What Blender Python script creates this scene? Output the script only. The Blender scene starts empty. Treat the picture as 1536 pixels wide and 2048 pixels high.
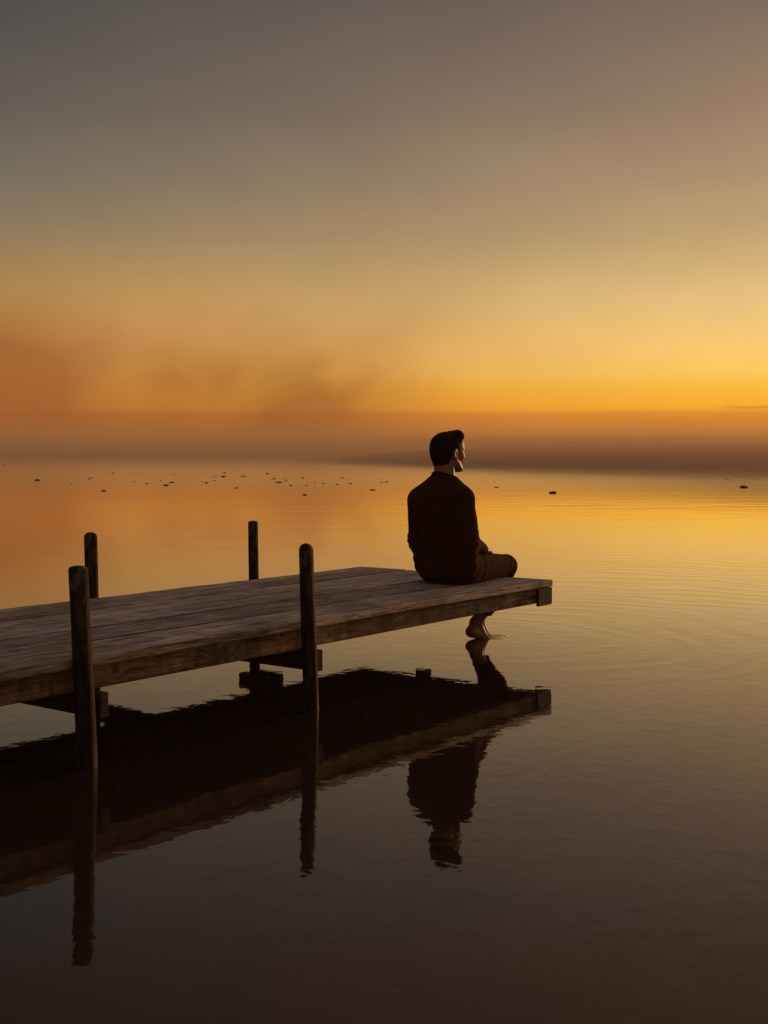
import bpy, bmesh, math, random
import numpy as np
from mathutils import Vector, Matrix
from mathutils import noise as mnoise

S = bpy.context.scene
COL = S.collection
rad = math.radians

# ------------------------------------------------------------------ camera
cam_d = bpy.data.cameras.new('camera')
cam = bpy.data.objects.new('camera', cam_d)
COL.objects.link(cam)
cam.location = (0, 0, 1.12)
cam.rotation_euler = (rad(90 - 2.743), 0, 0)
cam_d.sensor_fit = 'VERTICAL'
cam_d.sensor_height = 36
cam_d.lens = 43.66
cam_d.clip_start = 0.05
cam_d.clip_end = 8000
S.camera = cam
S.render.resolution_x, S.render.resolution_y = 768, 1024

# ------------------------------------------------------------------ view, sampling
S.render.engine = 'CYCLES'
S.view_settings.view_transform = 'Standard'
S.view_settings.look = 'None'
S.view_settings.exposure = 0
S.view_settings.gamma = 1
S.cycles.use_denoising = True
S.cycles.use_adaptive_sampling = False
S.cycles.max_bounces = 6
S.cycles.volume_bounces = 2
S.cycles.sample_clamp_indirect = 3
S.cycles.sample_clamp_direct = 3

# ------------------------------------------------------------------ node helpers
def lin(c):
    f = lambda v: v / 12.92 if v <= 0.04045 else ((v + 0.055) / 1.055) ** 2.4
    return tuple(f(x / 255) for x in c[:3]) + (1,)

class NT:
    """Small helper for building node trees."""
    def __init__(self, tree):
        self.t = tree
        tree.nodes.clear()
    def n(self, kind, ins=None, **kw):
        nd = self.t.nodes.new(kind)
        for k, v in kw.items():
            setattr(nd, k, v)
        for k, v in (ins or {}).items():
            s = nd.inputs[k]
            if isinstance(v, bpy.types.NodeSocket):
                self.t.links.new(v, s)
            else:
                s.default_value = v
        return nd
    def m(self, op, a, b=0.0, c=0.0, clamp=False):
        nd = self.n('ShaderNodeMath', {0: a, 1: b, 2: c}, operation=op)
        nd.use_clamp = clamp
        return nd.outputs[0]
    def vm(self, op, a, b=(0, 0, 0), scale=None):
        nd = self.n('ShaderNodeVectorMath', {0: a, 1: b}, operation=op)
        if scale is not None:
            nd.inputs['Scale'].default_value = scale
        return nd.outputs['Value'] if op in ('LENGTH', 'DOT_PRODUCT', 'DISTANCE') else nd.outputs[0]
    def mr(self, v, a, b, c=0.0, d=1.0, smooth=False):
        nd = self.n('ShaderNodeMapRange', {'Value': v, 'From Min': a, 'From Max': b, 'To Min': c, 'To Max': d})
        if smooth:
            nd.interpolation_type = 'SMOOTHSTEP'
        return nd.outputs[0]
    def ramp(self, v, stops, interp='LINEAR'):
        nd = self.n('ShaderNodeValToRGB', {0: v})
        cr = nd.color_ramp
        cr.interpolation = interp
        while len(cr.elements) > 1:
            cr.elements.remove(cr.elements[-1])
        cr.elements[0].position = stops[0][0]
        cr.elements[0].color = stops[0][1]
        for p, c in stops[1:]:
            cr.elements.new(p).color = c
        return nd.outputs[0]
    def mix(self, f, a, b, mode='MIX'):
        nd = self.n('ShaderNodeMix', data_type='RGBA', blend_type=mode)
        for idx, v in ((0, f), (6, a), (7, b)):
            s = nd.inputs[idx]
            if isinstance(v, bpy.types.NodeSocket):
                self.t.links.new(v, s)
            else:
                s.default_value = v
        return nd.outputs[2]
    def noise(self, vec, scale, detail=3, rough=0.5, dist=0.0):
        nd = self.n('ShaderNodeTexNoise', {'Vector': vec, 'Scale': scale, 'Detail': detail, 'Roughness': rough, 'Distortion': dist})
        return nd.outputs[0]
    def sep(self, v):
        return self.n('ShaderNodeSeparateXYZ', {0: v}).outputs
    def comb(self, x=0.0, y=0.0, z=0.0):
        return self.n('ShaderNodeCombineXYZ', {0: x, 1: y, 2: z}).outputs[0]
    def link(self, a, b):
        self.t.links.new(a, b)

# ------------------------------------------------------------------ world: dusk sky
SUN_AZ, SUN_EL = 41.0, 3.5          # degrees right of the view axis, above the horizon
world = bpy.data.worlds.new('World')
S.world = world
world.use_nodes = True
W = NT(world.node_tree)
tc = W.n('ShaderNodeTexCoord').outputs['Generated']
dx, dy, dz = W.sep(tc)[0:3]
el = W.m('MULTIPLY', W.m('ARCSINE', dz), 180 / math.pi)
az = W.m('MULTIPLY', W.m('ARCTAN2', dx, dy), 180 / math.pi)
elf = W.mr(el, -2, 62)
def st(pairs):
    return [((e + 2) / 64, lin(c)) for e, c in pairs]
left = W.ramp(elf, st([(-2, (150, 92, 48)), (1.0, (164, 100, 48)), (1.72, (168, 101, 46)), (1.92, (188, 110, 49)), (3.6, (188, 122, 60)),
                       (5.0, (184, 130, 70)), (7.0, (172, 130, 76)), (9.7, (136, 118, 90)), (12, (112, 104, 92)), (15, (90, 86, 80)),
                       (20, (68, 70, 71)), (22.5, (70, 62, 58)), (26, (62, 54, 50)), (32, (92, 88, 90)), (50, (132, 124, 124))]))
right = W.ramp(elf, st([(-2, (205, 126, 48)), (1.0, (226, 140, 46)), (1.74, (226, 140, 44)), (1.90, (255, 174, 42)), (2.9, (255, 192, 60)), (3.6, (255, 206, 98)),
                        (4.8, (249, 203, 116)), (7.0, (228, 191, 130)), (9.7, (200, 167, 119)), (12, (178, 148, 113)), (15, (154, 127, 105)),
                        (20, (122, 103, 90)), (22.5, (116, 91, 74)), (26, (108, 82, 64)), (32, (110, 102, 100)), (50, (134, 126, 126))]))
t_az = W.mr(az, -19, 21)
base = W.mix(t_az, left, right)
# smoky cloud drifting over the low sky, thickest to the left
wrp = W.noise(W.comb(W.m('MULTIPLY', az, 0.10), W.m('MULTIPLY', el, 0.14), 1.7), 1.0, 3, 0.5)
wz = W.m('SUBTRACT', wrp, 0.5)
sv = W.comb(W.m('ADD', W.m('ADD', W.m('MULTIPLY', az, 0.11), W.m('MULTIPLY', el, -0.07)), W.m('MULTIPLY', wrp, 0.7)),
            W.m('ADD', W.m('MULTIPLY', el, 0.12), W.m('MULTIPLY', wrp, 0.5)), 7.7)
cl = W.noise(sv, 1.1, 4, 0.5, 0.0)
def plume(az0, el0, lean, w0, spread, top):
    """A soft column of mist: its axis leans with height, its edges are ragged."""
    de = W.m('SUBTRACT', el, el0)
    c = W.m('ADD', W.m('MULTIPLY', de, lean), az0)
    wd = W.m('ADD', W.m('MULTIPLY', W.m('MAXIMUM', de, 0.0), spread), w0)
    u = W.m('DIVIDE', W.m('ADD', W.m('SUBTRACT', az, c), W.m('MULTIPLY', wz, 3.4)), wd)
    g = W.m('EXPONENT', W.m('MULTIPLY', W.m('MULTIPLY', u, u), -1.0))
    return W.m('MULTIPLY', g, W.mr(W.m('ADD', el, W.m('MULTIPLY', wz, 3.0)), top, el0, 0, 1, True))
# mist rising unevenly off the lake: dense low down, ragged above, thinning to the right
pl = W.m('MULTIPLY', plume(-3.6, 2.0, 0.80, 3.1, 0.12, 9.8), 0.50)
pl = W.m('MAXIMUM', pl, W.m('MULTIPLY', plume(-18.0, 2.0, -0.25, 4.2, 0.1, 7.6), 0.95))
pl = W.m('MAXIMUM', pl, W.m('MULTIPLY', plume(-9.0, 2.2, 0.5, 1.9, 0.25, 5.6), 0.50))
basem = W.m('MULTIPLY', W.mr(W.m('ADD', el, W.m('MULTIPLY', wz, 5.0)), 9.6, 2.2, 0, 0.62, True), W.mr(az, 9, -9, 0.08, 1, True))
dens = W.m('ADD', pl, basem)
cfac = W.m('MULTIPLY', dens, W.mr(cl, 0.30, 0.62, 0.45, 1.1, True), clamp=False)
cfac = W.m('MINIMUM', cfac, 0.92)
warm = W.mr(el, 10.5, 5.5, 1.0, 1.14, True)
base = W.mix(1.0, base, W.comb(warm, warm, warm), 'MULTIPLY')
base = W.mix(W.m('MULTIPLY', cfac, 0.85), base, lin((158, 94, 47)))
# one thin streak of cloud low on the right
sx = W.m('SUBTRACT', W.m('ADD', el, W.m('MULTIPLY', W.noise(W.comb(W.m('MULTIPLY', az, 0.6), 0.0, 2.0), 1.0, 3), 0.25)), 2.12)
streak = W.m('MULTIPLY', W.mr(W.m('ABSOLUTE', sx), 0.02, 0.10, 0.45, 0, True), W.mr(az, 14.2, 16.5, 0, 1, True))
base = W.mix(streak, base, lin((190, 110, 50)))
# thin uneven veil over the whole sky
veil = W.noise(W.comb(W.m('MULTIPLY', az, 0.05), W.m('MULTIPLY', el, 0.085), 5.3), 1.6, 5, 0.55, 0.4)
veil = W.mr(veil, 0.25, 0.75, 0.92, 1.08)
base = W.mix(1.0, base, W.comb(veil, veil, W.m('POWER', veil, 0.7)), 'MULTIPLY')
# stronger glow around the hidden sun, darker behind the viewer
dsun = Vector((math.sin(rad(SUN_AZ)), math.cos(rad(SUN_AZ)), math.sin(rad(SUN_EL)))).normalized()
cosg = W.vm('DOT_PRODUCT', tc, tuple(dsun))
glow = W.m('POWER', W.m('MAXIMUM', cosg, 0.0), 14.0)
base = W.mix(W.m('MULTIPLY', W.mr(az, 17, 34, 0, 0.9, True), glow), base, lin((255, 190, 90)))
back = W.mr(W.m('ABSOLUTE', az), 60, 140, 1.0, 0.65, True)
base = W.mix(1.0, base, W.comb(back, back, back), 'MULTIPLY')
nish = W.n('ShaderNodeTexSky', sky_type='NISHITA', sun_disc=False, sun_elevation=rad(SUN_EL), sun_rotation=rad(SUN_AZ),
           dust_density=6.0, air_density=1.5).outputs[0]
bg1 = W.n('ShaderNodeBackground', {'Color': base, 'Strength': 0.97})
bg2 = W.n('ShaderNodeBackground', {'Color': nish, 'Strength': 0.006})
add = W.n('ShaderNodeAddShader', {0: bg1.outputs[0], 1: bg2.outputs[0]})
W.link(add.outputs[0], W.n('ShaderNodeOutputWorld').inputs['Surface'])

# ------------------------------------------------------------------ sun, low and veiled by the mist
sun_d = bpy.data.lights.new('sun', 'SUN')
sun_d.energy = 1.9
sun_d.angle = rad(6)
sun_d.color = (1.0, 0.55, 0.2)
sun = bpy.data.objects.new('sun', sun_d)
COL.objects.link(sun)
sun.rotation_euler = (-dsun).to_track_quat('-Z', 'Y').to_euler()
sun.location = (20, 20, 10)

# ------------------------------------------------------------------ object helpers
def tag(o, label=None, cat=None, group=None, kind=None):
    if label: o['label'] = label
    if cat: o['category'] = cat
    if group: o['group'] = group
    if kind: o['kind'] = kind
    return o

def empty(name, loc, rz=0):
    o = bpy.data.objects.new(name, None)
    o.empty_display_size = 0.1
    COL.objects.link(o)
    o.location = loc
    o.rotation_euler = (0, 0, rz)
    return o

def link_mesh(name, me, mat, parent=None):
    o = bpy.data.objects.new(name, me)
    COL.objects.link(o)
    if mat: me.materials.append(mat)
    if parent: o.parent = parent
    return o

def from_bm(name, bm, mat, parent=None, smooth=False):
    me = bpy.data.meshes.new(name)
    bmesh.ops.recalc_face_normals(bm, faces=bm.faces)
    bm.to_mesh(me)
    bm.free()
    if smooth:
        me.polygons.foreach_set('use_smooth', [True] * len(me.polygons))
    return link_mesh(name, me, mat, parent)

# ------------------------------------------------------------------ materials
def new_mat(name):
    m = bpy.data.materials.new(name)
    m.use_nodes = True
    T = NT(m.node_tree)
    out = T.n('ShaderNodeOutputMaterial')
    return m, T, out

def wood_mat(name, dark, mid, light, axis=0, rough=0.78, knots=(), stain=0.0, bump=0.35, plank_edges=None, spec=0.18):
    """Weathered wood; grain runs along the object's axis (0 = X, 2 = Z)."""
    m, T, out = new_mat(name)
    co = T.n('ShaderNodeTexCoord').outputs['Object']
    x, y, z = T.sep(co)[0:3]
    # the knots push the grain aside
    if knots:
        push = None
        kmask = None
        for (kx, kz, kr) in knots:
            kr = kr * 1.35
            d = T.vm('LENGTH', T.comb(T.m('MULTIPLY', T.m('SUBTRACT', x, kx), 0.8), 0.0, T.m('SUBTRACT', z, kz)))
            g = T.m('EXPONENT', T.m('MULTIPLY', T.m('MULTIPLY', d, d), -1 / (2.2 * kr * kr)))
            s = T.m('MULTIPLY', g, kr * 2.2)
            push = s if push is None else T.m('ADD', push, s)
            core = T.mr(d, kr * 0.75, kr * 0.45)
            ring = T.m('MULTIPLY', T.m('SINE', T.m('MULTIPLY', d, 620)), T.mr(d, kr * 1.5, kr * 0.4))
            kk = T.m('ADD', T.m('MULTIPLY', core, 0.7), T.m('MULTIPLY', ring, 0.5))
            kmask = kk if kmask is None else T.m('ADD', kmask, kk)
        z = T.m('ADD', z, push)
    ids = None
    if plank_edges:
        for e in plank_edges:
            v = T.m('GREATER_THAN', y, e)
            ids = v if ids is None else T.m('ADD', ids, v)
        off = T.m('MULTIPLY', ids, 7.31)
        seam = None                                           # dark of the plank gaps, painted into the colour along the seams
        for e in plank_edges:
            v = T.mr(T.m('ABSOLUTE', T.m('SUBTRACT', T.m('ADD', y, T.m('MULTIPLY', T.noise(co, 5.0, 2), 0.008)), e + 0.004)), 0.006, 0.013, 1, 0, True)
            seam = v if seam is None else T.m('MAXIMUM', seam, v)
    else:
        off = 0.0
    if axis == 0:
        gv = T.comb(T.m('ADD', T.m('MULTIPLY', x, 1.0), off), T.m('MULTIPLY', y, 16.0), T.m('MULTIPLY', z, 16.0))
    else:
        gv = T.comb(T.m('MULTIPLY', x, 16.0), T.m('MULTIPLY', y, 16.0), z)
    warp = T.noise(gv, 0.9, 3, 0.6)
    gv2 = T.vm('ADD', gv, T.n('ShaderNodeVectorMath', {0: T.comb(warp, warp, warp), 1: (0.2, 1.2, 1.2)}, operation='MULTIPLY').outputs[0])
    grain = T.noise(gv2, 2.6, 6, 0.72, 0.4)
    fine = T.noise(gv, 9.0, 3, 0.7)
    patch = T.noise(co, 2.3, 4, 0.6)
    blot = T.noise(co, 11.0, 4, 0.65)
    g = T.m('ADD', T.m('MULTIPLY', grain, 0.62), T.m('MULTIPLY', fine, 0.38))
    g = T.mr(g, 0.40, 0.61)
    colr = T.ramp(g, [(0, dark), (0.45, mid), (1, light)])
    colr = T.mix(T.mr(patch, 0.40, 0.64, 0.0, 0.62), colr, tuple(c * 0.45 for c in mid[:3]) + (1,))
    colr = T.mix(T.mr(blot, 0.55, 0.68, 0.0, 0.6), colr, dark)
    # long dark cracks in the grain
    cv = T.n('ShaderNodeVectorMath', {0: gv2, 1: (0.55, 1, 1)}, operation='MULTIPLY').outputs[0]
    crk = T.noise(cv, 1.15, 2, 0.5)
    crack = T.mr(T.m('ABSOLUTE', T.m('SUBTRACT', crk, 0.5)), 0.0, 0.030, 1, 0)
    crack = T.m('MULTIPLY', crack, T.mr(T.noise(co, 3.1, 2), 0.44, 0.56))
    colr = T.mix(T.m('MULTIPLY', crack, 0.85), colr, tuple(c * 0.35 for c in dark[:3]) + (1,))
    if ids is not None:
        tone = T.mr(T.n('ShaderNodeTexWhiteNoise', {'W': ids}, noise_dimensions='1D').outputs[0], 0, 1, 0.78, 1.12)
        colr = T.mix(1.0, colr, T.comb(tone, tone, tone), 'MULTIPLY')
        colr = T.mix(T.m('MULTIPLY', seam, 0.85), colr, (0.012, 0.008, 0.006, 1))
    if stain:
        sv_ = T.comb(T.m('MULTIPLY', x, 9.0), T.m('MULTIPLY', y, 9.0), T.m('MULTIPLY', z, 1.6))
        stn = T.mr(T.noise(sv_, 1.6, 4, 0.65), 0.44, 0.68, 0, stain)
        colr = T.mix(stn, colr, tuple(c * 0.4 for c in dark[:3]) + (1,))
    if knots:
        colr = T.mix(T.m('MAXIMUM', kmask, 0.0), colr, tuple(c * 0.5 for c in dark[:3]) + (1,))
    h = T.m('SUBTRACT', T.m('ADD', T.m('MULTIPLY', grain, 0.6), T.m('MULTIPLY', fine, 0.3)), T.m('MULTIPLY', crack, 0.5))
    bp = T.n('ShaderNodeBump', {'Strength': bump, 'Distance': 0.012, 'Height': h}).outputs[0]
    p = T.n('ShaderNodeBsdfPrincipled', {'Base Color': colr, 'Roughness': rough, 'Normal': bp, 'Specular IOR Level': spec})
    T.link(p.outputs[0], out.inputs[0])
    return m

PLANK_EDGES = (0.288, 0.572, 0.815, 1.045, 1.262)
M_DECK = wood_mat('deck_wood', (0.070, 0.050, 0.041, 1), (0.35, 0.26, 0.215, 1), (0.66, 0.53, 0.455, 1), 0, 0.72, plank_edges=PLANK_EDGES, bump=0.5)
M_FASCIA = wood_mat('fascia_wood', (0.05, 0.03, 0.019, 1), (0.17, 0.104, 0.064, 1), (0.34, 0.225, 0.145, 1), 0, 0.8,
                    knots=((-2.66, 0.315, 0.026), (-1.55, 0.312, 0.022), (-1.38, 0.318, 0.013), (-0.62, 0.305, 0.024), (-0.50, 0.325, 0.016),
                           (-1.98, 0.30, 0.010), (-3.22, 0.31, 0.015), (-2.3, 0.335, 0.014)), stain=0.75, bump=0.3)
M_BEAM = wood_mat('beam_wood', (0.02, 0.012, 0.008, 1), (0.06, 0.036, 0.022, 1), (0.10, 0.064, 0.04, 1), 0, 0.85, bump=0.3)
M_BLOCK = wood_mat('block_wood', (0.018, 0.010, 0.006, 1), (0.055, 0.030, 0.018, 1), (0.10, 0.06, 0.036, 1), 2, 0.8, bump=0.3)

def post_mat():
    m, T, out = new_mat('post_wood')
    co = T.n('ShaderNodeTexCoord').outputs['Object']
    x, y, z = T.sep(co)[0:3]
    gv = T.comb(T.m('MULTIPLY', x, 34.0), T.m('MULTIPLY', y, 34.0), T.m('MULTIPLY', z, 2.6))
    gr = T.noise(gv, 1.6, 6, 0.72, 0.6)
    bl = T.noise(T.n('ShaderNodeVectorMath', {0: co, 1: (1.6, 1.6, 0.7)}, operation='MULTIPLY').outputs[0], 16.0, 5, 0.72)
    split = T.mr(T.m('ABSOLUTE', T.m('SUBTRACT', T.noise(T.n('ShaderNodeVectorMath', {0: gv, 1: (0.35, 0.35, 0.3)}, operation='MULTIPLY').outputs[0], 1.4, 2), 0.5)), 0, 0.03, 1, 0)
    colr = T.ramp(T.mr(gr, 0.38, 0.66), [(0, (0.004, 0.0025, 0.0015, 1)), (0.5, (0.016, 0.010, 0.006, 1)), (1, (0.055, 0.035, 0.020, 1))])
    # paler, worn wood at the head of the post and flaking patches lower down
    worn = T.m('MULTIPLY', T.mr(bl, 0.50, 0.60), T.mr(z, 0.50, 0.70, 0.22, 1.0))
    colr = T.mix(T.m('MULTIPLY', worn, 0.75), colr, (0.15, 0.11, 0.08, 1))
    colr = T.mix(T.m('MULTIPLY', split, 0.8), colr, (0.003, 0.002, 0.0015, 1))
    # wet and algae dark where the water has stood
    wet = T.mr(T.m('ADD', z, T.m('MULTIPLY', bl, 0.08)), 0.15, 0.07)
    colr = T.mix(T.m('MULTIPLY', wet, 0.7), colr, (0.010, 0.009, 0.004, 1))
    h = T.m('SUBTRACT', T.m('ADD', T.m('MULTIPLY', gr, 0.7), T.m('MULTIPLY', bl, 0.6)), T.m('MULTIPLY', split, 0.5))
    bp = T.n('ShaderNodeBump', {'Strength': 0.6, 'Distance': 0.012, 'Height': h}).outputs[0]
    p = T.n('ShaderNodeBsdfPrincipled', {'Base Color': colr, 'Roughness': T.mr(wet, 0, 1, 0.8, 0.6), 'Normal': bp, 'Specular IOR Level': 0.2})
    T.link(p.outputs[0], out.inputs[0])
    return m
M_POST = post_mat()

def water_mat():
    m, T, out = new_mat('lake_water')
    pos = T.n('ShaderNodeNewGeometry').outputs['Position']
    x, y, z = T.sep(pos)[0:3]
    # ripples spreading from the feet
    fx, fy = FOOT
    rel = T.vm('SUBTRACT', pos, (fx, fy, 0))
    r = T.vm('LENGTH', rel)
    wob = T.noise(pos, 0.55, 2, 0.5)
    ph = T.m('ADD', T.m('MULTIPLY', r, 21.0), T.m('MULTIPLY', wob, 30.0))
    ring = T.m('SINE', ph)
    ph2 = T.m('ADD', T.m('MULTIPLY', r, 37.0), T.m('MULTIPLY', wob, 29.0))
    ring = T.m('ADD', ring, T.m('MULTIPLY', T.m('SINE', ph2), 0.4))
    amp = T.m('MULTIPLY', T.mr(r, 0.2, 2.0, 0.25, 1, True), T.mr(r, 4, 13, 1, 0.10, True))
    gate = T.mr(T.noise(T.n('ShaderNodeVectorMath', {0: pos, 1: (0.25, 0.5, 1)}, operation='MULTIPLY').outputs[0], 0.9, 2, 0.5), 0.36, 0.62, 0.12, 1, True)
    side = T.mr(x, -0.6, 1.6, 0.08, 1, True)
    near = T.mr(y, 5.6, 8.0, 0.03, 1, True)
    h1 = T.m('MULTIPLY', T.m('MULTIPLY', T.m('MULTIPLY', ring, amp), T.m('MULTIPLY', gate, side)), T.m('MULTIPLY', near, RING_A))
    # a small splash ring right at the toes
    r2 = T.vm('LENGTH', T.vm('SUBTRACT', pos, (TOE[0], TOE[1], 0)))
    h2 = T.m('MULTIPLY', T.m('SINE', T.m('MULTIPLY', r2, 150.0)), T.m('MULTIPLY', T.mr(r2, 0.03, 0.16, 1, 0, True), 0.0016))
    # soft wind ripples
    wv = T.n('ShaderNodeVectorMath', {0: pos, 1: (1.5, 1.15, 1)}, operation='MULTIPLY').outputs[0]
    n1 = T.noise(wv, 8.0, 2, 0.5, 0.4)
    n2 = T.noise(wv, 1.6, 2, 0.5)
    calm = T.mr(T.noise(pos, 0.35, 2), 0.3, 0.7, 0.6, 1.25)
    h3 = T.m('MULTIPLY', T.m('ADD', T.m('MULTIPLY', n1, WIND_A), T.m('MULTIPLY', n2, WIND_B)), calm)
    # far water carries longer low waves
    n3 = T.noise(T.n('ShaderNodeVectorMath', {0: pos, 1: (0.35, 1.0, 1)}, operation='MULTIPLY').outputs[0], 1.3, 3, 0.55)
    h4 = T.m('MULTIPLY', n3, T.mr(y, 6, 26, 0, FAR_A, True))
    h = T.m('ADD', T.m('ADD', h1, h2), T.m('ADD', h3, h4))
    bp = T.n('ShaderNodeBump', {'Strength': 1.0, 'Distance': 1.0, 'Height': h}).outputs[0]
    fr = T.n('ShaderNodeFresnel', {'IOR': 1.6, 'Normal': bp}).outputs[0]
    deep = T.n('ShaderNodeBsdfDiffuse', {'Color': (0.032, 0.018, 0.012, 1)})
    mirror = T.n('ShaderNodeBsdfGlossy', {'Color': (1.0, 0.955, 0.90, 1), 'Roughness': T.mr(y, 14, 55, 0.03, 0.13, True), 'Normal': bp})
    mx = T.n('ShaderNodeMixShader', {0: T.m('MINIMUM', T.m('MULTIPLY', fr, 1.24), 0.98), 1: deep.outputs[0], 2: mirror.outputs[0]})
    T.link(mx.outputs[0], out.inputs[0])
    return m

def cloth_mat(name, c, c2, scale):
    m, T, out = new_mat(name)
    co = T.n('ShaderNodeTexCoord').outputs['Object']
    nz = T.noise(co, scale, 4, 0.6)
    wv = T.noise(co, 420.0, 2, 0.6)
    colr = T.mix(T.mr(nz, 0.35, 0.65), c, c2)
    h = T.m('ADD', T.m('MULTIPLY', wv, 0.25), T.m('MULTIPLY', T.noise(co, 26.0, 3), 0.8))
    bp = T.n('ShaderNodeBump', {'Strength': 0.4, 'Distance': 0.01, 'Height': h}).outputs[0]
    p = T.n('ShaderNodeBsdfPrincipled', {'Base Color': colr, 'Roughness': 0.95, 'Normal': bp, 'Specular IOR Level': 0.04})
    T.link(p.outputs[0], out.inputs[0])
    return m
M_SWEATER = cloth_mat('dark_knit', (0.055, 0.022, 0.0165, 1), (0.034, 0.015, 0.012, 1), 9.0)
M_TROUSER = cloth_mat('dark_cotton', (0.048, 0.0115, 0.008, 1), (0.034, 0.0085, 0.0065, 1), 12.0)

def skin_mat():
    m, T, out = new_mat('skin')
    co = T.n('ShaderNodeTexCoord').outputs['Object']
    nz = T.noise(co, 35.0, 3, 0.6)
    colr = T.mix(nz, (0.22, 0.105, 0.06, 1), (0.165, 0.075, 0.043, 1))
    bp = T.n('ShaderNodeBump', {'Strength': 0.15, 'Distance': 0.004, 'Height': T.noise(co, 160.0, 2)}).outputs[0]
    p = T.n('ShaderNodeBsdfPrincipled', {'Base Color': colr, 'Roughness': 0.5, 'Normal': bp, 'Specular IOR Level': 0.4})
    T.link(p.outputs[0], out.inputs[0])
    return m
M_SKIN = skin_mat()

def hair_mat():
    m, T, out = new_mat('black_hair')
    co = T.n('ShaderNodeTexCoord').outputs['Object']
    v = T.n('ShaderNodeVectorMath', {0: co, 1: (3.0, 0.5, 1.0)}, operation='MULTIPLY').outputs[0]
    nz = T.noise(v, 130.0, 3, 0.7)
    bp = T.n('ShaderNodeBump', {'Strength': 0.7, 'Distance': 0.006, 'Height': nz}).outputs[0]
    p = T.n('ShaderNodeBsdfPrincipled', {'Base Color': T.mix(nz, (0.008, 0.005, 0.004, 1), (0.02, 0.012, 0.008, 1)), 'Roughness': 0.75, 'Normal': bp, 'Specular IOR Level': 0.1})
    T.link(p.outputs[0], out.inputs[0])
    return m
M_HAIR = hair_mat()

def weed_mat():
    m, T, out = new_mat('floating_weed')
    co = T.n('ShaderNodeTexCoord').outputs['Object']
    colr = T.mix(T.noise(co, 18.0, 3), (0.012, 0.011, 0.008, 1), (0.04, 0.033, 0.022, 1))
    p = T.n('ShaderNodeBsdfPrincipled', {'Base Color': colr, 'Roughness': 0.8, 'Specular IOR Level': 0.2})
    T.link(p.outputs[0], out.inputs[0])
    return m
M_WEED = weed_mat()

# ------------------------------------------------------------------ lake
FOOT = (0.63, 7.48)
TOE = (0.66, 7.50)
RING_A, WIND_A, WIND_B, FAR_A = 0.00052, 0.00075, 0.0009, 0.006
bm = bmesh.new()
R = 900
bmesh.ops.create_grid(bm, x_segments=36, y_segments=36, size=R)
water = from_bm('lake_water', bm, water_mat())
water.location = (0, 500, 0)
tag(water, 'calm dusk lake mirroring the orange sky', 'lake', kind='structure')

# ------------------------------------------------------------------ dock
DOCK_YAW = rad(90 - 37.198)
DOCK_LOC = (0.9756, 7.1216, 0)
dock = tag(empty('wooden_dock', DOCK_LOC, DOCK_YAW), 'weathered grey plank jetty on round posts reaching over the lake', 'dock')
LEN = 10.5
rng = random.Random(5)

def box(bm, x0, x1, y0, y1, z0, z1, bev=0.004, jig=0.0):
    b = bmesh.new()
    r = bmesh.ops.create_cube(b, size=1)
    bmesh.ops.scale(b, vec=(x1 - x0, y1 - y0, z1 - z0), verts=b.verts)
    bmesh.ops.translate(b, vec=((x0 + x1) / 2, (y0 + y1) / 2, (z0 + z1) / 2), verts=b.verts)
    if bev:
        bmesh.ops.bevel(b, geom=list(b.edges), offset=bev, segments=2, affect='EDGES', profile=0.6)
    me = bpy.data.meshes.new('tmp')
    b.to_mesh(me); b.free()
    bm.from_mesh(me)
    bpy.data.meshes.remove(me)

def wavy_board(bm, x0, x1, y0, y1, z0, z1, seg=0.06, wob=0.0025, seed=0.0, r=0.006):
    """A long board along X with worn, slightly wavering edges."""
    n = max(2, int((x1 - x0) / seg))
    prof = [(y0, z0 + r), (y0, z1 - r), (y0 + r * 0.35, z1 - r * 0.3), (y0 + r, z1), ((y0 + y1) / 2, z1), (y1 - r, z1), (y1 - r * 0.35, z1 - r * 0.3),
            (y1, z1 - r), (y1, z0 + r), (y1 - r, z0), (y0 + r, z0)]
    rings = []
    for i in range(n + 1):
        x = x0 + (x1 - x0) * i / n
        ring = []
        for j, (y, z) in enumerate(prof):
            sidey = -1 if y < (y0 + y1) / 2 - 1e-6 else (1 if y > (y0 + y1) / 2 + 1e-6 else 0)
            w = mnoise.noise(Vector((x * 2.3, seed * 3.1 + sidey * 5.7, 0.3))) * wob + mnoise.noise(Vector((x * 11.0, seed + sidey * 2.2, 4.3))) * wob * 0.5
            wz = mnoise.noise(Vector((x * 1.1, seed * 1.7 + y * 3.0, 9.1))) * wob * 0.8
            if z > (z0 + z1) / 2:
                wz += mnoise.noise(Vector((x * 8.0, seed * 2.7 + y * 9.0, 2.1))) * wob * 0.35
            ring.append(bm.verts.new((x, y + w * abs(sidey), z + wz)))
        rings.append(ring)
    k = len(prof)
    for a, b in zip(rings, rings[1:]):
        for j in range(k):
            bm.faces.new((a[j], a[(j + 1) % k], b[(j + 1) % k], b[j]))
    bm.faces.new(rings[0][::-1])
    bm.faces.new(rings[-1])

ZT, ZP, ZB = 0.387, 0.349, 0.262           # deck top, plank underside, fascia bottom
edges = (0.0,) + PLANK_EDGES + (1.42,)
bm = bmesh.new()
for i, (a, b) in enumerate(zip(edges, edges[1:])):
    g = 0.006
    wavy_board(bm, -LEN, 0.0 + rng.uniform(-0.004, 0.003), a + g, b - g, ZP, ZT + rng.uniform(-0.002, 0.0015), seed=i * 4.7 + 1, wob=0.0035 if 0 < i < 5 else 0.005)
from_bm('deck', bm, M_DECK, dock)
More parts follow.
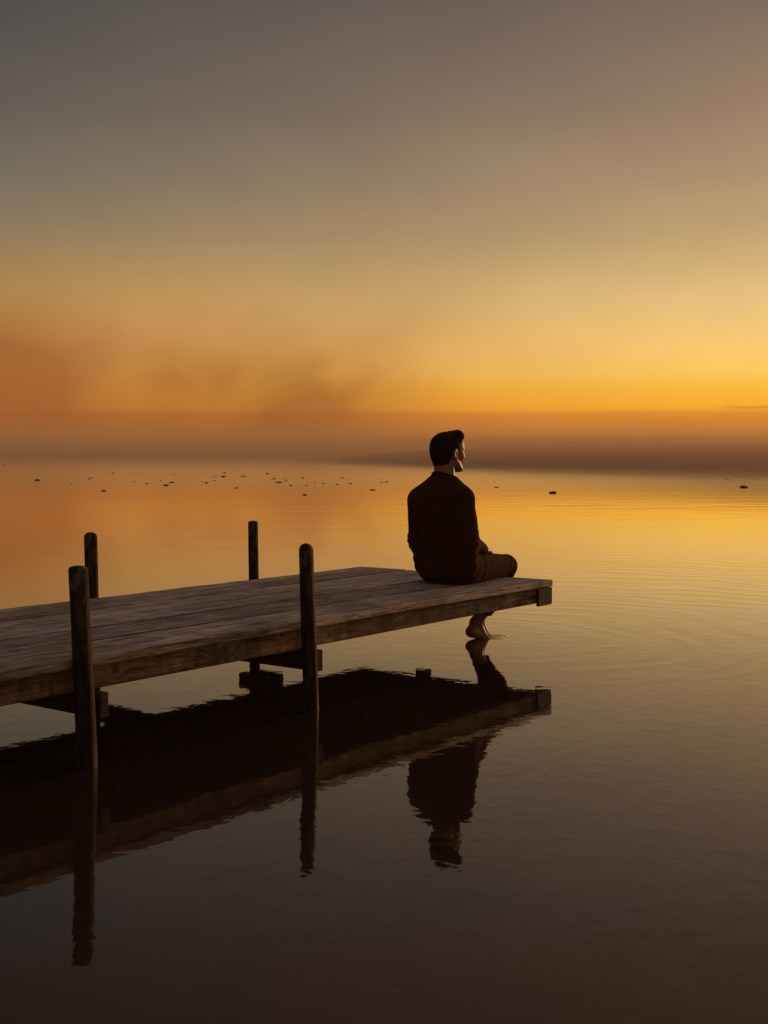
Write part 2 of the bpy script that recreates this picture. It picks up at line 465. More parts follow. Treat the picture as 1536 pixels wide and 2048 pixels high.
# side boards, in two lengths that meet behind a post
bm = bmesh.new()
wavy_board(bm, -2.196, -0.042, 0.03, 0.068, ZB, ZP - 0.003, seed=31, wob=0.0018, r=0.004)
wavy_board(bm, -6.4, -2.200, 0.03, 0.068, ZB - 0.003, ZP - 0.003, seed=37, wob=0.0018, r=0.004)
wavy_board(bm, -LEN, -6.404, 0.03, 0.068, ZB, ZP - 0.003, seed=38, wob=0.0018, r=0.004)
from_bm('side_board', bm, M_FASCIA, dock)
bm = bmesh.new()
wavy_board(bm, -2.5, -0.042, 1.352, 1.39, ZB, ZP - 0.003, seed=41, wob=0.0018, r=0.004)
wavy_board(bm, -LEN, -2.504, 1.352, 1.39, ZB, ZP - 0.003, seed=43, wob=0.0018, r=0.004)
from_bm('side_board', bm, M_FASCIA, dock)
bm = bmesh.new()
box(bm, -0.040, -0.012, 0.028, 1.392, ZB + 0.002, ZP - 0.003)
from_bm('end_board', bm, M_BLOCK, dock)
for yy in (0.37, 0.71, 1.05):
    bm = bmesh.new()
    box(bm, -LEN, -0.044, yy - 0.02, yy + 0.02, ZB + 0.01, ZP - 0.003)
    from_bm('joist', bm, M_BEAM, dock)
# corner block under the end nearest the viewer, and brackets
bm = bmesh.new()
box(bm, -0.15, -0.0105, 0.010, 0.027, 0.246, ZP - 0.004, 0.004)
box(bm, -0.0100, 0.008, 0.012, 0.115, 0.248, ZP - 0.004, 0.004)
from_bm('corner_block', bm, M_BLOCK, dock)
bm = bmesh.new()
box(bm, -0.010, 0.006, 0.86, 0.97, 0.228, ZP - 0.006, 0.004)
from_bm('end_bracket', bm, M_BLOCK, dock)

# posts: hand-peeled round poles
def post(x, y, ztop, r, lean, dome, seed, label=None):
    bm = bmesh.new()
    zs = [-0.9, -0.4, -0.1] + [i * 0.02 for i in range(int((ztop - dome) / 0.02) + 1)]
    prof = [(z, 1.0) for z in zs if z < ztop - dome - 0.004]
    for k in range(9):
        a = k / 8 * math.pi / 2
        prof.append((ztop - dome + dome * math.sin(a), max(0.0, math.cos(a)) ** (0.55 if dome < r * 0.75 else 0.9)))
    N = 28
    rings = []
    for z, s in prof[:-1]:
        ring = []
        taper = 1.0 + 0.10 * (0.4 - z)
        for j in range(N):
            a = 2 * math.pi * j / N
            n = mnoise.noise(Vector((math.cos(a) * 1.3, math.sin(a) * 1.3, z * 1.6 + seed))) * 0.07 + mnoise.noise(Vector((math.cos(a) * 4, math.sin(a) * 4, z * 9 + seed))) * 0.025
            rr = r * s * taper * (1 + n)
            bend = mnoise.noise(Vector((z * 0.9, seed, 0))) * 0.008
            ring.append(bm.verts.new((lean[0] * z + bend + rr * math.cos(a), lean[1] * z + rr * math.sin(a), z)))
        rings.append(ring)
    for a, b in zip(rings, rings[1:]):
        for j in range(N):
            bm.faces.new((a[j], a[(j + 1) % N], b[(j + 1) % N], b[j]))
    top = bm.verts.new((lean[0] * ztop, lean[1] * ztop, ztop + 0.001))
    for j in range(N):
        bm.faces.new((rings[-1][j], rings[-1][(j + 1) % N], top))
    bm.faces.new(rings[0][::-1])
    o = from_bm('post', bm, M_POST, dock, smooth=True)
    o.location = (x, y, 0)
    if label: o['label'] = label
    return o
# the dock frame: x runs towards the lake end, y away from the viewer; lean given in that frame
post(-3.415, -0.033, 0.720, 0.0355, (-0.024, 0.020), 0.016, 1.3, 'nearest post with a flat worn top and pale flaking patches')
post(-2.186, -0.038, 0.728, 0.0325, (-0.022, 0.021), 0.033, 7.9, 'post with a rounded dome top beside the near edge')
post(-2.150, 1.452, 0.717, 0.0335, (-0.012, 0.004), 0.026, 15.1, 'far side post behind the nearest post')
post(-0.950, 1.455, 0.722, 0.0300, (-0.014, 0.004), 0.014, 22.7, 'thin far side post nearest the sitting man')
# cross beams bolted to the posts under the deck
for xx, z0, z1, ya, yb in ((-2.132, 0.163, 0.2565, -0.042, 1.50), (-3.338, 0.163, 0.2565, -0.045, 1.50)):
    bm = bmesh.new()
    box(bm, xx - 0.019, xx + 0.019, ya, yb, z0, z1, 0.004)
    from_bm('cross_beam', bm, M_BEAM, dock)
bm = bmesh.new()
box(bm, -0.915, -0.872, 1.30, 1.53, 0.165, 0.2555, 0.004)
box(bm, -1.040, -0.985, 1.30, 1.50, 0.165, 0.2555, 0.004)
from_bm('post_bracket', bm, M_BEAM, dock)

# ------------------------------------------------------------------ person (signed distance field, then surface nets)
def surf_nets(F, lo, h):
    """Naive surface nets on a grid of distances (negative inside)."""
    ins = F < 0
    nx, ny, nz = F.shape
    acc = np.zeros((nx - 1, ny - 1, nz - 1, 3), np.float32)
    cnt = np.zeros((nx - 1, ny - 1, nz - 1), np.float32)
    def sl(d, ax):
        return slice(d, d + (nx, ny, nz)[ax] - 1)
    for ax in range(3):
        o1, o2 = [a for a in range(3) if a != ax]
        for p in (0, 1):
            for q in (0, 1):
                off = [0, 0, 0]; off[o1] = p; off[o2] = q
                A = F[tuple(sl(off[a], a) for a in range(3))]
                off2 = list(off); off2[ax] = 1
                B = F[tuple(sl(off2[a], a) for a in range(3))]
                c = (A < 0) != (B < 0)
                t = np.where(c, A / np.where(c, A - B, 1), 0)
                cnt += c
                acc[..., ax] += t * c
                acc[..., o1] += p * c
                acc[..., o2] += q * c
    act = cnt > 0
    idx = -np.ones(act.shape, np.int64)
    cells = np.argwhere(act)
    idx[act] = np.arange(len(cells))
    V = (cells + acc[act] / cnt[act][:, None]) * h + np.array(lo)
    quads = []
    for ax in range(3):
        o1, o2 = [(1, 2), (2, 0), (0, 1)][ax]
        s0 = [slice(1, -1)] * 3; s1 = [slice(1, -1)] * 3
        s0[ax] = slice(0, -1); s1[ax] = slice(1, None)
        a = ins[tuple(s0)]; b = ins[tuple(s1)]
        for flip, msk in ((False, a & ~b), (True, ~a & b)):
            e = np.argwhere(msk)
            e[:, o1] += 1; e[:, o2] += 1
            def cell(d1, d2):
                c = e.copy(); c[:, o1] -= d1; c[:, o2] -= d2
                return idx[c[:, 0], c[:, 1], c[:, 2]]
            q = np.stack([cell(1, 1), cell(0, 1), cell(0, 0), cell(1, 0)], 1)
            quads.append(q[:, ::-1] if flip else q)
    return V, np.concatenate(quads)

class Field:
    def __init__(self, lo, hi, h):
        self.lo, self.h = np.array(lo, np.float32), h
        ax = [np.arange(l, u, h, dtype=np.float32) for l, u in zip(lo, hi)]
        self.ax = ax
        self.F = np.full([len(a) for a in ax], 0.25, np.float32)
    def region(self, lo, hi, pad):
        sl = []
        for k in range(3):
            a = int(max(0, (lo[k] - pad - self.lo[k]) / self.h)); b = int(min(len(self.ax[k]), (hi[k] + pad - self.lo[k]) / self.h + 2))
            sl.append(slice(a, max(a, b)))
        g = np.meshgrid(*[self.ax[k][sl[k]] for k in range(3)], indexing='ij')
        return tuple(sl), np.stack(g, -1)
    def put(self, d, sl, k, sub=False):
        f = self.F[sl]
        if sub:
            h = np.clip(0.5 - 0.5 * (f + d) / k, 0, 1)
            self.F[sl] = f * (1 - h) + (-d) * h + k * h * (1 - h)
        else:
            h = np.clip(0.5 + 0.5 * (d - f) / k, 0, 1)
            self.F[sl] = d * (1 - h) + f * h - k * h * (1 - h)
    def cone(self, a, b, r1, r2, k=0.02, sub=False, flat=None):
        a, b = np.array(a, np.float32), np.array(b, np.float32)
        rm = max(r1, r2)
        sl, P = self.region(np.minimum(a, b) - rm, np.maximum(a, b) + rm, k * 2 + 0.03)
        if P.size == 0: return
        ab = b - a
        t = np.clip(((P - a) @ ab) / max(1e-9, float(ab @ ab)), 0, 1)
        d = np.linalg.norm(P - a - t[..., None] * ab, axis=-1) - (r1 + (r2 - r1) * t)
        self.put(d, sl, k, sub)
    def ell(self, c, r, k=0.02, sub=False, rot=None):
        c, r = np.array(c, np.float32), np.array(r, np.float32)
        rm = float(max(r))
        sl, P = self.region(c - rm, c + rm, k * 2 + 0.03)
        if P.size == 0: return
        q = P - c
        if rot is not None:
            q = q @ np.array(rot, np.float32)
        k0 = np.linalg.norm(q / r, axis=-1)
        k1 = np.linalg.norm(q / (r * r), axis=-1)
        d = k0 * (k0 - 1) / np.maximum(k1, 1e-6)
        self.put(d, sl, k, sub)
    def grid(self):
        return np.meshgrid(*self.ax, indexing='ij', sparse=True)
    def mesh(self, name, mat, parent, smooth=2):
        V, Q = surf_nets(self.F, self.lo, self.h)
        me = bpy.data.meshes.new(name)
        me.from_pydata(V.tolist(), [], Q.tolist())
        me.validate()
        bm = bmesh.new(); bm.from_mesh(me)
        for _ in range(smooth):
            bmesh.ops.smooth_vert(bm, verts=bm.verts, factor=0.5, use_axis_x=True, use_axis_y=True, use_axis_z=True)
        bm.normal_update()
        bm.to_mesh(me); bm.free()
        me.polygons.foreach_set('use_smooth', [True] * len(me.polygons))
        return link_mesh(name, me, mat, parent)

# person frame: x = his right, y = the way his chest faces, z up from the deck
BODY_YAW = -rad(42)
PERSON_LOC = (0.374, 6.984, ZT)
person = tag(empty('person', PERSON_LOC, BODY_YAW), 'man in dark sweater sitting at the dock end with bare feet dipping in water', 'person')

HEAD_C = np.array((-0.004, -0.022, 0.762)); HEAD_YAW = -rad(13)
HR = np.array(((math.cos(HEAD_YAW), -math.sin(HEAD_YAW), 0), (math.sin(HEAD_YAW), math.cos(HEAD_YAW), 0), (0, 0, 1)))
hp = lambda p: HEAD_C + HR @ np.array(p)

SH = {1: (0.152, -0.088, 0.476), -1: (-0.153, -0.084, 0.464)}
EL = {1: (0.178, -0.075, 0.262), -1: (-0.192, -0.055, 0.240)}
WR = {1: (0.110, 0.160, 0.180), -1: (-0.105, 0.170, 0.178)}
HIP = {1: (0.088, 0.005, 0.088), -1: (-0.090, 0.005, 0.088)}
KN = {1: (0.000, 0.524, 0.058), -1: (-0.145, 0.528, 0.058)}
CALF = {1: (-0.078, 0.532, -0.115), -1: (-0.172, 0.588, -0.115)}
AN = {1: (-0.182, 0.470, -0.290), -1: (-0.225, 0.548, -0.290)}
HEEL = {1: (-0.184, 0.428, -0.343), -1: (-0.227, 0.510, -0.330)}
BALL = {1: (-0.148, 0.526, -0.392), -1: (-0.184, 0.592, -0.394)}

def torso(f, o):
    f.ell((0, -0.058, 0.400), (0.158 + o, 0.108 + o, 0.170 + o), 0.03)
    f.ell((0, -0.078, 0.470), (0.150 + o, 0.088 + o, 0.098 + o), 0.04)
    f.ell((0, -0.028, 0.235), (0.158 + o, 0.114 + o, 0.165 + o), 0.05)
    for s in (1, -1):
        f.cone((0.0, -0.055, 0.590), SH[s], 0.046 + o, 0.058 + o, 0.05)
def arms(f, o):
    for s in (1, -1):
        f.cone(SH[s], EL[s], 0.056 + o, 0.043 + o, 0.025)
        f.cone(EL[s], WR[s], 0.042 + o, 0.028 + o, 0.02)
def hips(f, o):
    f.ell((0, -0.010, 0.112), (0.168 + o, 0.134 + o, 0.112 + o), 0.04)
    for s in (1, -1):
        f.ell((s * 0.080, -0.050, 0.085), (0.092 + o, 0.090 + o, 0.086 + o), 0.03)
def legs(f, o):
    for s in (1, -1):
        f.cone(HIP[s], KN[s], 0.094 + o, 0.056 + o, 0.03)
        f.cone(KN[s], CALF[s], 0.056 + o, 0.053 + o, 0.02)
        f.cone(CALF[s], AN[s], 0.052 + o, 0.040 + o, 0.02)

def hand(f, s):
    w = np.array(WR[s])
    fwd = np.array((-0.45 * s, 0.86, -0.12)); fwd /= np.linalg.norm(fwd)
    lat = np.array((s * 0.86, 0.45, 0.0)); lat /= np.linalg.norm(lat)      # towards the thumb-less side
    up = np.array((0, 0, 1.0))
    for u in (-0.026, -0.009, 0.009, 0.026):
        f.cone(w + fwd * 0.012 + lat * u * 0.5, w + fwd * 0.082 + lat * u, 0.016, 0.0125, 0.012)
    for u, L in ((-0.029, 0.066), (-0.0095, 0.074), (0.0095, 0.069), (0.028, 0.054)):
        k0 = w + fwd * 0.088 + lat * u
        k1 = k0 + (fwd * 0.9 + up * -0.18) * L * 0.46
        k2 = k1 + (fwd * 0.62 + up * -0.75) * L * 0.32
        k3 = k2 + (fwd * 0.2 + up * -0.95) * L * 0.25
        f.cone(k0, k1, 0.0095, 0.0088, 0.004); f.cone(k1, k2, 0.0088, 0.008, 0.003); f.cone(k2, k3, 0.008, 0.007, 0.003)
    t0 = w + fwd * 0.026 - lat * 0.026
    t1 = t0 + fwd * 0.034 - lat * 0.026 - up * 0.008
    t2 = t1 + fwd * 0.034 - lat * 0.006 - up * 0.008
    f.cone(t0, t1, 0.0135, 0.011, 0.008); f.cone(t1, t2, 0.011, 0.009, 0.004)

def foot(f, s):
    an, he, ba = (np.array(v[s]) for v in (AN, HEEL, BALL))
    fw = ba - he; fw /= np.linalg.norm(fw)
    lat = np.cross(fw, (0, 0, 1)); lat /= np.linalg.norm(lat)              # his right
    f.cone(an, he, 0.033, 0.027, 0.018)
    f.ell(he, (0.028, 0.030, 0.028), 0.012)
    f.cone(he, ba - lat * 0.018, 0.026, 0.020, 0.02)
    f.cone(he, ba + lat * 0.020, 0.025, 0.017, 0.02)
    f.cone(an + fw * 0.012, ba, 0.028, 0.019, 0.025)
    f.ell(an + lat * 0.029, (0.010, 0.010, 0.012), 0.010)
    f.ell(an - lat * 0.029, (0.010, 0.010, 0.012), 0.010)
    for i, (u, L, r) in enumerate(((-0.030, 0.048, 0.0125), (-0.012, 0.048, 0.0095), (0.003, 0.043, 0.009), (0.017, 0.036, 0.0085), (0.030, 0.028, 0.008))):
        u = -u * (1 if s < 0 else -1)
        a = ba + lat * u + fw * 0.006
        f.cone(a, a + fw * L * 0.6, r, r, 0.005); f.cone(a + fw * L * 0.6, a + fw * L + np.array((0, 0, -0.006)), r, r * 0.85, 0.003)

def head(f):
    f.ell(hp((0, -0.010, 0.002)), (0.072, 0.093, 0.076), 0.02, rot=HR)
    f.ell(hp((0, 0.040, -0.040)), (0.058, 0.050, 0.072), 0.03, rot=HR)
    f.ell(hp((0, 0.052, 0.012)), (0.055, 0.040, 0.046), 0.03, rot=HR)
    for s in (1, -1):
        f.cone(hp((s * 0.050, 0.012, -0.078)), hp((s * 0.020, 0.072, -0.118)), 0.021, 0.018, 0.022)
        f.ell(hp((s * 0.040, 0.058, -0.048)), (0.024, 0.026, 0.022), 0.02, rot=HR)
        f.cone(hp((s * 0.010, 0.090, -0.012)), hp((s * 0.044, 0.074, -0.010)), 0.010, 0.009, 0.014)
    f.ell(hp((0, 0.078, -0.121)), (0.022, 0.018, 0.017), 0.02, rot=HR)
    for s in (1, -1):
        f.ell(hp((s * 0.031, 0.100, -0.030)), (0.015, 0.014, 0.010), 0.010, sub=True, rot=HR)
        f.ell(hp((s * 0.031, 0.079, -0.030)), (0.012, 0.012, 0.0115), 0.003, rot=HR)
    f.cone(hp((0, 0.092, -0.018)), hp((0, 0.111, -0.054)), 0.0075, 0.0105, 0.010)
    f.ell(hp((0, 0.110, -0.057)), (0.010, 0.010, 0.009), 0.006, rot=HR)
    for s in (1, -1):
        f.ell(hp((s * 0.012, 0.099, -0.060)), (0.008, 0.010, 0.007), 0.006, rot=HR)
    f.ell(hp((0, 0.090, -0.080)), (0.024, 0.015, 0.008), 0.010, rot=HR)
    f.ell(hp((0, 0.096, -0.085)), (0.020, 0.009, 0.0055), 0.005, rot=HR)
    f.ell(hp((0, 0.093, -0.097)), (0.018, 0.010, 0.0065), 0.006, rot=HR)
    for s in (1, -1):                                                     # ears
        tilt = HR @ np.array(Matrix.Rotation(rad(-14), 3, 'X')) @ np.array(Matrix.Rotation(rad(s * 24), 3, 'Z'))
        f.ell(hp((s * 0.077, -0.006, -0.036)), (0.0100, 0.021, 0.033), 0.006, rot=tilt)
        f.ell(hp((s * 0.087, -0.001, -0.034)), (0.0070, 0.011, 0.019), 0.004, sub=True, rot=tilt)
        f.ell(hp((s * 0.074, 0.004, -0.063)), (0.007, 0.009, 0.010), 0.005, rot=HR)
    f.cone((0, -0.060, 0.560), hp((0, -0.028, -0.075)), 0.057, 0.053, 0.025)
    for s in (1, -1):
        f.cone((s * 0.03, -0.035, 0.570), hp((s * 0.052, -0.018, -0.078)), 0.018, 0.016, 0.02)

B = Field((-0.34, -0.26, -0.47), (0.34, 0.74, 0.90), 0.0045)
torso(B, -0.010); arms(B, -0.006); hips(B, -0.010); legs(B, -0.006)
head(B)
for s in (1, -1):
    hand(B, s); foot(B, s)
body = B.mesh('body', M_SKIN, person, 2)
del B

# hair: short sides, swept-up quiff in front
Hf = Field((-0.13, -0.16, 0.60), (0.13, 0.12, 0.90), 0.003)
Hf.ell(hp((0, -0.012, 0.004)), (0.0775, 0.0995, 0.083), 0.01, rot=HR)
Hf.ell(hp((0, -0.036, -0.035)), (0.069, 0.070, 0.072), 0.02, rot=HR)
Hf.cone(hp((0, -0.030, -0.06)), hp((0, -0.030, -0.12)), 0.060, 0.0515, 0.02)
Hf.cone(hp((-0.030, 0.045, 0.058)), hp((0.036, 0.045, 0.058)), 0.036, 0.036, 0.02)
Hf.cone(hp((-0.028, 0.060, 0.062)), hp((0.032, 0.058, 0.064)), 0.023, 0.025, 0.012)
Hf.cone(hp((-0.010, 0.056, 0.080)), hp((0.032, 0.054, 0.081)), 0.014, 0.015, 0.008)
for x_, y_, z_, r_ in ((0.020, 0.074, 0.078, 0.012), (-0.012, 0.078, 0.072, 0.012), (0.038, 0.068, 0.064, 0.013), (0.006, 0.060, 0.092, 0.008), (0.030, 0.038, 0.092, 0.007)):
    Hf.ell(hp((x_, y_, z_)), (r_, r_, r_), 0.006)
gx, gy, gz = Hf.grid()
P = np.stack(np.broadcast_arrays(gx, gy, gz), -1) - HEAD_C
Pl = P @ HR
fz = np.interp(Pl[..., 1], [-0.2, -0.06, -0.030, -0.018, 0.010, 0.024, 0.034, 0.046, 0.060, 0.075, 0.2],
               [-0.112, -0.112, -0.086, -0.016, -0.008, -0.044, -0.044, 0.004, 0.040, 0.046, 0.046]).astype(np.float32)
cut = (fz - Pl[..., 2]) * 0.6
k_ = 0.006
hh = np.clip(0.5 - 0.5 * (Hf.F - cut) / k_, 0, 1)
Hf.F = Hf.F * (1 - hh) + cut * hh + k_ * hh * (1 - hh)
strand = np.sin(Pl[..., 0] * 260 + np.sin(Pl[..., 1] * 60) * 1.5) * np.sin(Pl[..., 1] * 95 + Pl[..., 2] * 120)
Hf.F += (strand * 0.0011 * np.clip((Pl[..., 2] - 0.02) * 30, 0.25, 1)).astype(np.float32)
Hf.mesh('hair', M_HAIR, person, 1)
del Hf, P, Pl

# sweater
Wf = Field((-0.34, -0.26, 0.02), (0.34, 0.32, 0.68), 0.005)
torso(Wf, 0.006)
for s in (1, -1):                                             # the loose knit drapes from arm to side
    Wf.cone(SH[s], EL[s], 0.060, 0.050, 0.045)
    Wf.cone(EL[s], WR[s], 0.050, 0.034, 0.03)
    Wf.cone((s * 0.155, -0.070, 0.36), (s * 0.158, -0.045, 0.11), 0.055, 0.056, 0.06)
Wf.ell((0, -0.012, 0.110), (0.182, 0.146, 0.105), 0.05)
Wf.ell((0, -0.030, 0.050), (0.172, 0.138, 0.080), 0.05)
gx, gy, gz = np.meshgrid(*Wf.ax, indexing='ij')
# soft folds: round the elbows, across the back and bunched at the waist
fold = np.zeros_like(Wf.F)
for s in (1, -1):
    e = np.array(EL[s])
    dd = np.sqrt((gx - e[0]) ** 2 + (gy - e[1]) ** 2 + (gz - e[2]) ** 2)
    fold += np.sin(gz * 190 + gx * 60 * s + gy * 90) * np.exp(-(dd / 0.075) ** 2) * 0.0040
    e = np.array(SH[s])
    dd = np.sqrt((gx - e[0] * 0.85) ** 2 + (gy - e[1]) ** 2 + (gz - e[2] + 0.07) ** 2)
    fold += np.sin(gx * 120 * s + gz * 70) * np.exp(-(dd / 0.08) ** 2) * 0.0026
fold += np.sin(gz * 105 + np.sin(gx * 14) * 1.6 + gy * 25) * np.exp(-((gz - 0.135) / 0.075) ** 2) * 0.0030
fold += np.sin(gx * 34 + gz * 26 + 1.2) * np.exp(-((gz - 0.32) / 0.13) ** 2) * 0.0020
Wf.F += fold.astype(np.float32)
hem = (0.044 + 0.008 * np.sin(gx * 22 + gy * 9) + np.clip(gy - 0.02, 0, 1) * 0.5) - gz
Wf.F = np.maximum(Wf.F, hem)
# sleeve ends
for s in (1, -1):
    w = np.array(WR[s]); d_ = w - np.array(EL[s]); d_ /= np.linalg.norm(d_)
    c_ = ((gx - w[0]) * d_[0] + (gy - w[1]) * d_[1] + (gz - w[2]) * d_[2]) + 0.004
    near_ = (gx - w[0]) ** 2 + (gy - w[1]) ** 2 + (gz - w[2]) ** 2 < 0.055 ** 2
    Wf.F = np.where(near_, np.maximum(Wf.F, c_), Wf.F)
# neckline
nd = (gz - 0.606) + (gy + 0.06) * 0.42
near_ = (gx ** 2 + (gy + 0.05) ** 2) < 0.10 ** 2
Wf.F = np.where(near_, np.maximum(Wf.F, nd), Wf.F).astype(np.float32)
sweater = Wf.mesh('sweater', M_SWEATER, person, 2)
del Wf, gx, gy, gz, fold
# ribbed collar
bm = bmesh.new()
NA, NB = 40, 10
ringv = []
for i in range(NA):
    a = 2 * math.pi * i / NA
    cx, cy = 0.066 * math.cos(a), -0.055 + 0.066 * math.sin(a)
    cz = 0.598 - (cy + 0.06) * 0.42
    rr = []
    for j in range(NB):
        b = 2 * math.pi * j / NB
        rr.append(bm.verts.new((cx + math.cos(a) * 0.0065 * math.cos(b), cy + math.sin(a) * 0.0065 * math.cos(b), cz + 0.006 * math.sin(b))))
    ringv.append(rr)
for i in range(NA):
    for j in range(NB):
        bm.faces.new((ringv[i][j], ringv[(i + 1) % NA][j], ringv[(i + 1) % NA][(j + 1) % NB], ringv[i][(j + 1) % NB]))
from_bm('collar', bm, M_SWEATER, sweater, smooth=True)

# trousers
Tf = Field((-0.34, -0.20, -0.27), (0.30, 0.66, 0.26), 0.005)
hips(Tf, 0.003); legs(Tf, 0.010)
gx, gy, gz = np.meshgrid(*Tf.ax, indexing='ij')
fold = np.sin(gy * 85 + gx * 40 + np.sin(gz * 40)) * np.exp(-((gy - 0.12) / 0.06) ** 2) * 0.0018
fold += np.sin(gy * 100 - gz * 80) * np.exp(-((gy - 0.47) / 0.05) ** 2) * 0.0016
fold += np.sin(gz * 120 + gx * 30) * np.exp(-((gz + 0.13) / 0.05) ** 2) * 0.003
Tf.F += fold.astype(np.float32)
Tf.F = np.maximum(Tf.F, 0.0035 - gz + np.where(gy > 0.40, -1.0, 0.0))       # sits flat on the boards
Tf.F = np.maximum(Tf.F, gz - 0.165)
Tf.F = np.maximum(Tf.F, (-0.246 - gz) - (gy - 0.50) * 0.25).astype(np.float32)
Tf.mesh('trousers', M_TROUSER, person, 2)
del Tf, gx, gy, gz, fold

# ------------------------------------------------------------------ floating clumps
def weed_mesh(name, L, Wd, Hh, seed, lobes=3):
    bm = bmesh.new()
    rg = random.Random(seed)
    for k in range(lobes):
        b = bmesh.new()
        bmesh.ops.create_icosphere(b, subdivisions=2, radius=1)
        cx = rg.uniform(-0.55, 0.55) * L if k else 0
        sx = L * (0.55 if k == 0 else rg.uniform(0.2, 0.4)); sy = Wd * rg.uniform(0.4, 0.6); sz = Hh * rg.uniform(0.5, 1.0)
        for v in b.verts:
            n = 1 + 0.35 * mnoise.noise(v.co * 1.7 + Vector((seed * 1.3, k * 5.1, 0)))
            v.co = Vector((v.co.x * sx * n + cx, v.co.y * sy * n + rg.uniform(-0.002, 0.002), max(-0.3, v.co.z) * sz * n))
        me = bpy.data.meshes.new('tmp'); b.to_mesh(me); b.free(); bm.from_mesh(me); bpy.data.meshes.remove(me)
    return bm

def W2(px, py):
    """Point on the water seen at photo pixel (px, py)."""
    f_, p_ = 2484.0, rad(2.743)
    u, v = (px - 768) / f_, -(py - 1024) / f_
    vy = math.cos(p_) + v * math.sin(p_); vz = -math.sin(p_) + v * math.cos(p_)
    t = -1.12 / vz
    return (u * t, vy * t, 0.0)

clump_kinds = [weed_mesh('weed', 0.5, 0.7, 0.2, 3 + k, 2 + k % 3) for k in range(4)]
clump_me = []
for k, b in enumerate(clump_kinds):
    me = bpy.data.meshes.new('floating_weed')
    bmesh.ops.recalc_face_normals(b, faces=b.faces)
    b.to_mesh(me); b.free()
    xs = [v.co.x for v in me.vertices]; ys = [v.co.y for v in me.vertices]; zs = [v.co.z for v in me.vertices]
    w_, d_, h_ = max(xs) - min(xs), max(ys) - min(ys), max(zs)
    for v in me.vertices:                                     # unit wide, 0.8 deep, unit-height later scaled
        v.co.x = (v.co.x - (max(xs) + min(xs)) / 2) / w_; v.co.y = v.co.y / d_ * 0.8; v.co.z = v.co.z / h_
    me.polygons.foreach_set('use_smooth', [True] * len(me.polygons))
    me.materials.append(M_WEED)
    clump_me.append(me)
BIG = [  # photo column, row, width in photo pixels, height ratio, label
    (75, 961, 12, .30, 'plump oval dark weed clump floating alone at the far left of the lake'),
    (208, 982, 12, .26, 'flat dark weed strip floating nearer than the other clumps on the left'),
    (332, 971, 11, .26, 'flat dark weed clump just below a thinner one, left of the far post'),
    (344, 965, 11, .20, 'thin dark weed sliver just above and right of a thicker clump'),
    (447, 954, 9, .40, 'tallest blackest weed lump in the middle of the far scatter'),
    (488, 953, 8, .38, 'dark weed lump straight above the thin far side post'),
    (558, 965, 13, .18, 'long thin dark weed streak right of the far post top'),
    (610, 990, 10, .24, 'small dark weed clump floating above the dome topped post'),
    (745, 980, 14, .16, 'faint wide weed streak left of the sitting man'),
    (774, 964, 11, .20, 'thin ragged weed streak nearest the left of the man'),
    (993, 975, 8, .24, 'small weed clump floating just right of the man'),
    (1106, 986, 16, .30, 'lone brown lens shaped weed clump on bright water right of the man'),
    (1488, 975, 19, .28, 'dark humped weed clump floating at the far right'),
    (608, 1752, 15, .10, 'dark leaf floating just below the reflection of the dome topped post'),
]
SMALL = [(143, 968, 5), (135, 962, 4), (182, 956, 7), (178, 959, 6), (226, 947, 6), (49, 958, 3), (8, 932, 4), (332, 956, 4), (269, 963, 5),
         (294, 967, 7), (322, 962, 5), (397, 957, 3), (403, 963, 4), (407, 944, 3), (413, 966, 7), (425, 955, 4), (431, 953, 6), (429, 961, 7),
         (441, 954, 5), (449, 946, 7), (473, 976, 7), (475, 943, 3), (482, 953, 4), (347, 950, 4), (535, 948, 8), (523, 952, 3), (548, 958, 7),
         (571, 958, 5), (572, 962, 8), (582, 971, 8), (606, 956, 5), (604, 952, 3), (630, 965, 5), (613, 971, 7), (647, 967, 5), (684, 956, 8),
         (695, 959, 4), (701, 967, 8), (763, 965, 5), (760, 958, 3), (675, 969, 6), (989, 962, 4), (1455, 959, 4), (1468, 960, 3)]
for i, (px, py, w, hr, lab) in enumerate(BIG):
    P = W2(px, py)
    o = bpy.data.objects.new('floating_weed', clump_me[i % 4])
    COL.objects.link(o)
    wd = w * P[1] / 2484
    o.location = P
    o.scale = (wd, wd * 1.6 if py < 1200 else wd * 1.5, max(0.003, wd * hr * 0.8))
    tag(o, lab, 'water weed', 'weed floating on the lake')
for i, (px, py, w) in enumerate(SMALL):
    P = W2(px, py)
    o = bpy.data.objects.new('floating_weed', clump_me[i % 4])
    COL.objects.link(o)
    wd = w * P[1] / 2484
    o.location = P
    o.scale = (wd, wd * 1.5, wd * rng.uniform(0.16, 0.27))
    o.rotation_euler = (0, 0, rng.uniform(-0.5, 0.5))
    tag(o, 'tiny dark scrap of weed among many on the far water', 'water weed', 'tiny weed scraps on the far water')

# ------------------------------------------------------------------ mist over the lake
def mist_mat(name, color, density, aniso=0.15):
    m, T, out = new_mat(name)
    pv = T.n('ShaderNodeVolumePrincipled', {'Color': color, 'Density': density, 'Anisotropy': aniso})
    T.link(pv.outputs[0], out.inputs['Volume'])
    return m
MIST = (0.87, 0.605, 0.41, 1)
bm = bmesh.new()
box(bm, -940, 940, -440, 1440, -1.0, 6.5, 0)
haze = from_bm('haze', bm, mist_mat('mist_air', MIST, 0.0007))
tag(haze, 'thin brown orange mist lying over the lake', 'mist', kind='stuff')

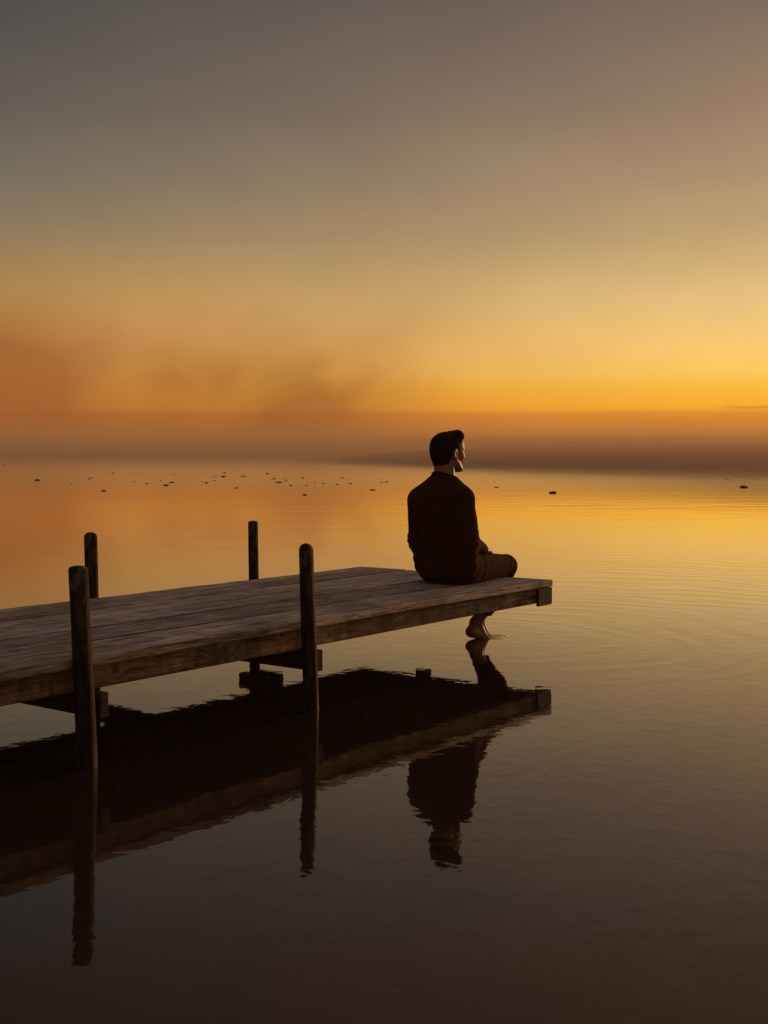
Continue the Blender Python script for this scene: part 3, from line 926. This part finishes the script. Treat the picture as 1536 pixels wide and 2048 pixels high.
def fog_bank(front, depth, h, density, label, lip, seed, color=MIST, und=0.07, group=None):
    """A low bank of fog: a front line in plan (left to right), rising over a lip to a nearly level, gently uneven top."""
    bm = bmesh.new()
    n = 60
    xs = [p[0] for p in front]; ys = [p[1] for p in front]
    rows = []
    prof = [(0.0, 0.03), (0.10, 0.30), (0.3, 0.62), (0.6, 0.86), (1.0, 1.0)]
    for i in range(n + 1):
        x = xs[0] + (xs[-1] - xs[0]) * (i / n)
        y = float(np.interp(x, xs, ys)) + mnoise.noise(Vector((x * 0.12, seed, 0))) * lip * 0.5
        edge = min(1.0, (i / n) / 0.42 + 0.01, (1 - i / n) / 0.04 + 0.02)
        hh_ = h * (0.12 + 0.88 * math.sin(edge * math.pi / 2)) * (1 + und * mnoise.noise(Vector((x * 0.09, seed + 4, 0))))
        row = [bm.verts.new((x, y, -0.4))] + [bm.verts.new((x, y + lip * a, hh_ * b)) for a, b in prof]
        row += [bm.verts.new((x, y + depth, hh_)), bm.verts.new((x, y + depth, -0.4))]
        rows.append(row)
    k = len(rows[0])
    for a, b in zip(rows, rows[1:]):
        for j in range(k):
            bm.faces.new((a[j], b[j], b[(j + 1) % k], a[(j + 1) % k]))
    bm.faces.new(rows[0]); bm.faces.new(rows[-1][::-1])
    o = from_bm('fog_bank', bm, mist_mat('fog', color, density))
    tag(o, label, 'fog', group, kind='stuff')
fog_bank([(-800, 150), (800, 150)], 1200, 6.0, 0.0045, 'broad brown fog bank hiding the far shore', 14, 1.0)
DARKM = (0.69, 0.46, 0.315, 1)
fog_bank([(-9, 125), (1.2, 98), (5.8, 81), (13.3, 62), (16.5, 54), (20.5, 46), (40, 36)], 200, 1.54, 0.020, 'low dark fog bank on the water right of the man', 3, 8.0, DARKM, 0.07, 'layers of the low dark fog bank')
fog_bank([(-5, 125), (5.8, 80), (13.3, 62), (16.5, 54), (20.5, 46), (40, 36)], 200, 1.46, 0.022, 'low dark fog bank on the water right of the man', 4, 11.0, DARKM, 0.07, 'layers of the low dark fog bank')
fog_bank([(2, 110), (5.8, 82), (13.3, 62), (16.5, 54), (20.5, 46), (40, 36)], 200, 1.32, 0.030, 'low dark fog bank on the water right of the man', 3, 14.0, DARKM, 0.07, 'layers of the low dark fog bank')
fog_bank([(-320, 190), (-60, 170), (90, 170), (320, 190)], 260, 3.8, 0.0035, 'uneven brown mist drifting over the far water', 30, 23.0, MIST, 0.55)
fog_bank([(-160, 104), (-40, 92), (0, 88), (160, 112)], 300, 1.75, 0.0075, 'low fog on the water beyond the floating weed', 30, 15.0)
